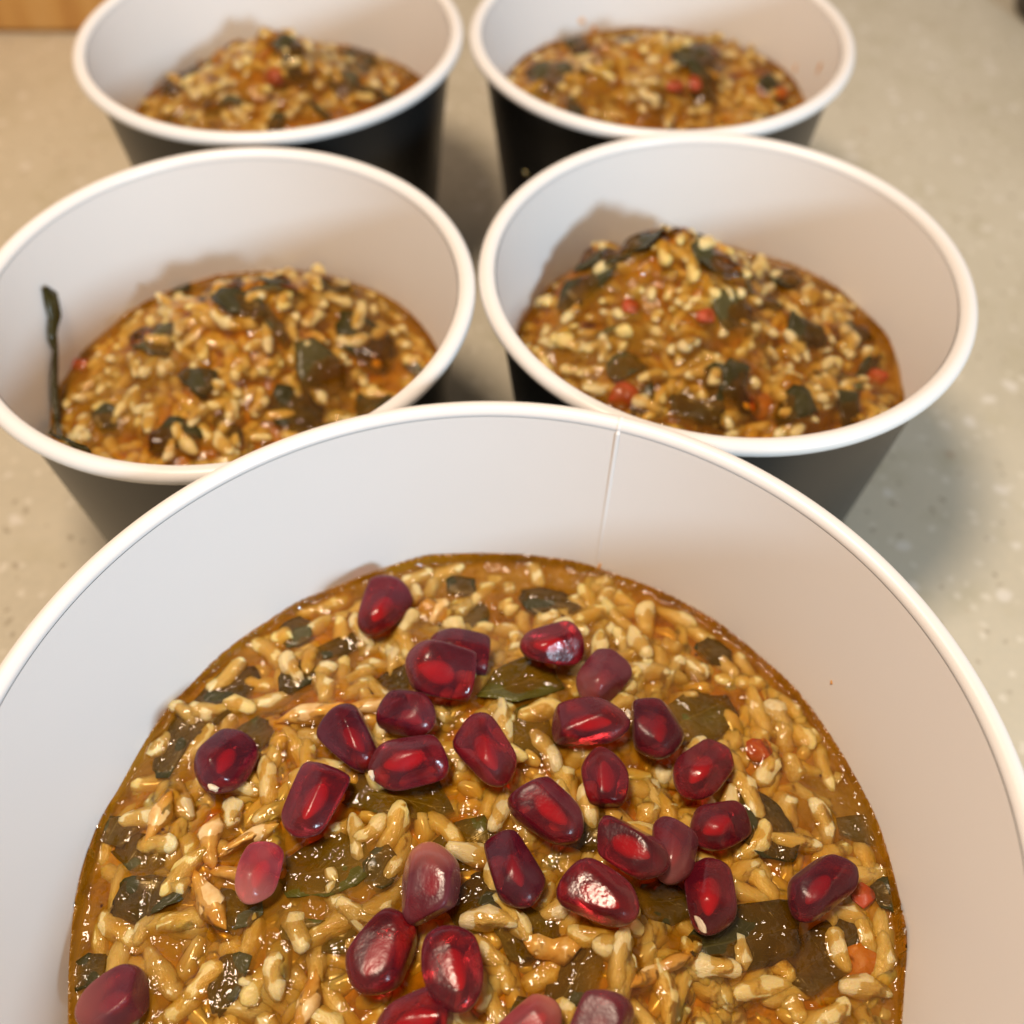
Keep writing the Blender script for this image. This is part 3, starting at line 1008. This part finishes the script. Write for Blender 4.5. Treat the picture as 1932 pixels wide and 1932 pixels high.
# ------------------------------------------------------------------ pomegranate seeds
def aril_mesh(seed, L, Wd, Ht):
    rng = random.Random(900 + seed)
    bm = bmesh.new()
    bmesh.ops.create_icosphere(bm, subdivisions=4, radius=1)
    pl = []
    k = rng.randint(5, 6)
    for i in range(k):
        a = 2 * math.pi * (i + rng.uniform(-.28, .28)) / k
        pl.append((Vector((rng.uniform(-.32, .38), math.cos(a), math.sin(a))).normalized(), rng.uniform(.58, .74)))
    pl.append((Vector((1, rng.uniform(-.4, .4), rng.uniform(-.3, .3))).normalized(), rng.uniform(.62, .78)))
    for v in bm.verts:
        p = v.co.copy()
        u = p.x
        sc = 1 - .30 * max(0, -u) ** 1.5                  # narrows to the tip at -x
        p.y *= sc
        p.z *= sc
        for n, d in pl:
            e = p.dot(n) - d
            w = .055
            f = w * math.log1p(math.exp(min(e / w, 40))) if e / w < 40 else e
            p -= n * f * .95
        v.co = p
    xs = [v.co.x for v in bm.verts]
    ys = [v.co.y for v in bm.verts]
    zs = [v.co.z for v in bm.verts]
    for v in bm.verts:
        v.co.x = ((v.co.x - min(xs)) / (max(xs) - min(xs)) - .5) * L * MM
        v.co.y = ((v.co.y - min(ys)) / (max(ys) - min(ys)) - .5) * Wd * MM
        v.co.z = ((v.co.z - min(zs)) / (max(zs) - min(zs)) - .5) * Ht * MM
    me = bpy.data.meshes.new('pomegranate_seed')
    bm.to_mesh(me)
    bm.free()
    me.polygons.foreach_set('use_smooth', [True] * len(me.polygons))
    return me

def seed_mesh(L, Wd, Ht):
    bm = bmesh.new()
    bmesh.ops.create_icosphere(bm, subdivisions=3, radius=1)
    for v in bm.verts:
        t = 1 - .35 * max(0, -v.co.x)
        v.co = Vector((v.co.x * L / 2, v.co.y * t * Wd / 2, v.co.z * t * Ht / 2)) * MM
    me = bpy.data.meshes.new('core')
    bm.to_mesh(me)
    bm.free()
    me.polygons.foreach_set('use_smooth', [True] * len(me.polygons))
    me.materials.append(M['seed'])
    return me

PS = 'pomegranate seed'
# px, py, length, width (picture units), angle of the axis (tip at the far end of -axis), material, lift (mm), tip?, label
ARILS = [
 (719, 1148, 122, 96, 60, 'aril', .2, 0, 'wine-red pomegranate seed lying apart, farthest towards the small cups'),
 (868, 1228, 128, 88, -15, 'aril_dark', .0, 0, 'wine-red pomegranate seed half hidden behind a larger one with a frosty sheen'),
 (830, 1266, 142, 108, -12, 'aril', .9, 0, 'large pomegranate seed with a frosty sheen leaning on a seed behind it'),
 (1040, 1218, 126, 88, 5, 'aril', .3, 0, 'glossy ridged pomegranate seed sitting just above the folded olive leaf'),
 (1136, 1282, 112, 92, 60, 'aril_haze', .3, 0, 'dull hazy pomegranate seed resting on the long seed with a white tip'),
 (1114, 1362, 158, 86, 178, 'aril', .7, 1, 'long pomegranate seed lying level with a white tip at one end'),
 (1239, 1377, 124, 104, 100, 'aril_dark', .3, 0, 'round dark pomegranate seed beside the white tip of a long seed'),
 (666, 1398, 136, 100, 130, 'aril_dark', .3, 0, 'dark smooth pomegranate seed touching the one with a cream tip'),
 (774, 1352, 112, 92, 150, 'aril_dark', .3, 0, 'dark pomegranate seed squeezed in behind the one with a cream tip'),
 (768, 1438, 156, 104, 15, 'aril', .9, 1, 'bright-cored pomegranate seed with a cream tip, front of a cluster of three'),
 (916, 1421, 152, 102, 118, 'aril', .3, 0, 'ruby pomegranate seed with a frosty patch standing alone beside a pale rice grain'),
 (424, 1438, 128, 100, 60, 'aril_dark', .3, 1, 'dark purple pomegranate seed with a pale corner, alone on the brown broth'),
 (591, 1511, 158, 104, 62, 'aril', .5, 0, 'glossy upright pomegranate seed with a glowing red core beside pale shreds'),
 (1140, 1466, 120, 92, -82, 'aril', .2, 0, 'small bright red pomegranate seed with a pale top edge'),
 (1324, 1455, 134, 96, 55, 'aril', .3, 0, 'sharply ridged ruby pomegranate seed touching another beside a dark leaf'),
 (1038, 1531, 156, 106, 140, 'aril', .4, 0, 'plump pomegranate seed with a bright red end, alone among the rice'),
 (1354, 1558, 120, 100, 28, 'aril', .4, 0, 'ridged pomegranate seed pressed against the overlapping hazy pair'),
 (1192, 1603, 160, 104, 150, 'aril', 1.4, 0, 'pomegranate seed with a bright core lying across a greyish seed'),
 (1268, 1606, 134, 96, 80, 'aril_haze', .2, 0, 'greyish hazy pomegranate seed half covered by a brighter one'),
 (972, 1641, 160, 104, 110, 'aril_dark', .3, 0, 'dark angular pomegranate seed standing beside a dark leaf gap'),
 (1134, 1691, 164, 104, 150, 'aril', .3, 0, 'slanted pomegranate seed with blue-white glints below the overlapping pair'),
 (1338, 1691, 152, 110, 85, 'aril', .3, 2, 'pomegranate seed with a yellow shred stuck on its lower end'),
 (810, 1664, 166, 120, -88, 'aril_topped', 1.0, 0, 'large pink-topped hazy pomegranate seed above two touching seeds'),
 (487, 1650, 124, 84, 70, 'aril_pale', .5, 0, 'small pale pink pomegranate seed resting on a pale shred'),
 (720, 1803, 170, 122, 58, 'aril', .5, 0, 'wide pomegranate seed with a red almond-shaped core beside a glinting one'),
 (857, 1832, 172, 122, 105, 'aril', .6, 0, 'pomegranate seed with a broad window glint touching the wide one'),
 (1546, 1676, 158, 106, 50, 'aril_dark', .3, 0, 'dark pomegranate seed next to a torn red tomato scrap'),
 (212, 1892, 146, 122, 20, 'aril_haze', .4, 0, 'dusty dark pink pomegranate seed alone against the bowl wall'),
 (786, 1925, 172, 110, 15, 'aril', .4, 0, 'deep red pomegranate seed lying crosswise against the wide and glinting pair'),
 (1008, 1935, 130, 100, 220, 'aril_pale', .4, 0, 'small pale-topped pomegranate seed next to a smooth mauve one'),
 (1132, 1940, 140, 124, 80, 'aril_haze', .4, 0, 'smooth mauve pomegranate seed next to a small pale-topped one'),
]
fc = sF.c
for i, (px, py, L, Wd, ang, mat, lift, tip, label) in enumerate(ARILS):
    q, yaw, mp = sF.axis(px, py + Wd * .1, ang, 2.0)
    _, _, mp2 = sF.axis(px, py + Wd * .1, ang + 90, 2.0)
    # the picture foreshortens only what lies flat; seeds are round, so part of it comes back
    A = abs(math.sin(math.radians(ang)))
    k0 = float((np.array([q[0] + fc[0], q[1] + fc[1], q[2]]) - CAM) @ FWD) / FPX
    L_ = .95 * L * (mp * .55 + k0 * .45)
    W_ = .95 * Wd * (mp2 * .4 + k0 * .6)
    H_ = W_ * .86
    # put its middle on the view line
    d = ray(px, py)
    z = q[2] - 2.0 + float(0) + H_ * .36 + lift
    p = CAM + d * ((z - CAM[2]) / d[2])
    for _ in range(6):
        base = float(sF.samp(sF.F, p[0] - fc[0], p[1] - fc[1]))
        z = base + H_ * .36 + lift
        p = CAM + d * ((z - CAM[2]) / d[2])
    rng = random.Random(i)
    o = link('pomegranate_seed', None, loc=(p[0] * MM, p[1] * MM, p[2] * MM))
    o.rotation_euler = (rng.uniform(-.25, .25), rng.uniform(-.12, .22), yaw)
    tag(o, label, 'seed', 'pomegranate seeds scattered on the stew')
    fl = link('flesh', aril_mesh(i, L_, W_, H_), M[mat], o)
    cs = {'aril': .48, 'aril_dark': .40, 'aril_haze': .40, 'aril_pale': .46, 'aril_topped': .42}[mat]
    c_ = link('core', seed_mesh(L_ * (cs + .08), W_ * cs, H_ * cs * .82), None, o)
    c_.location = Vector((rng.uniform(-.05, .02) * L_, rng.uniform(-.04, .04) * W_, .02 * H_)) * MM
    if tip:
        bm = bmesh.new()
        bmesh.ops.create_icosphere(bm, subdivisions=2, radius=1)
        r2 = random.Random(70 + i)
        for v in bm.verts:
            v.co *= 1 + r2.uniform(-.25, .25)
            v.co = Vector((v.co.x * (.55 if tip == 1 else 1.5), v.co.y * (1.1 if tip == 1 else .55), v.co.z * .8)) * MM
        me = bpy.data.meshes.new('tip')
        bm.to_mesh(me)
        bm.free()
        t_ = link('tip', me, M['tip'], o)
        t_.location = Vector((-L_ * .47, (-.12 if tip == 1 else .1) * W_, .10 * H_ if tip == 1 else .25 * H_)) * MM
        if tip == 2:
            t_.rotation_euler = (0, -.5, .7)
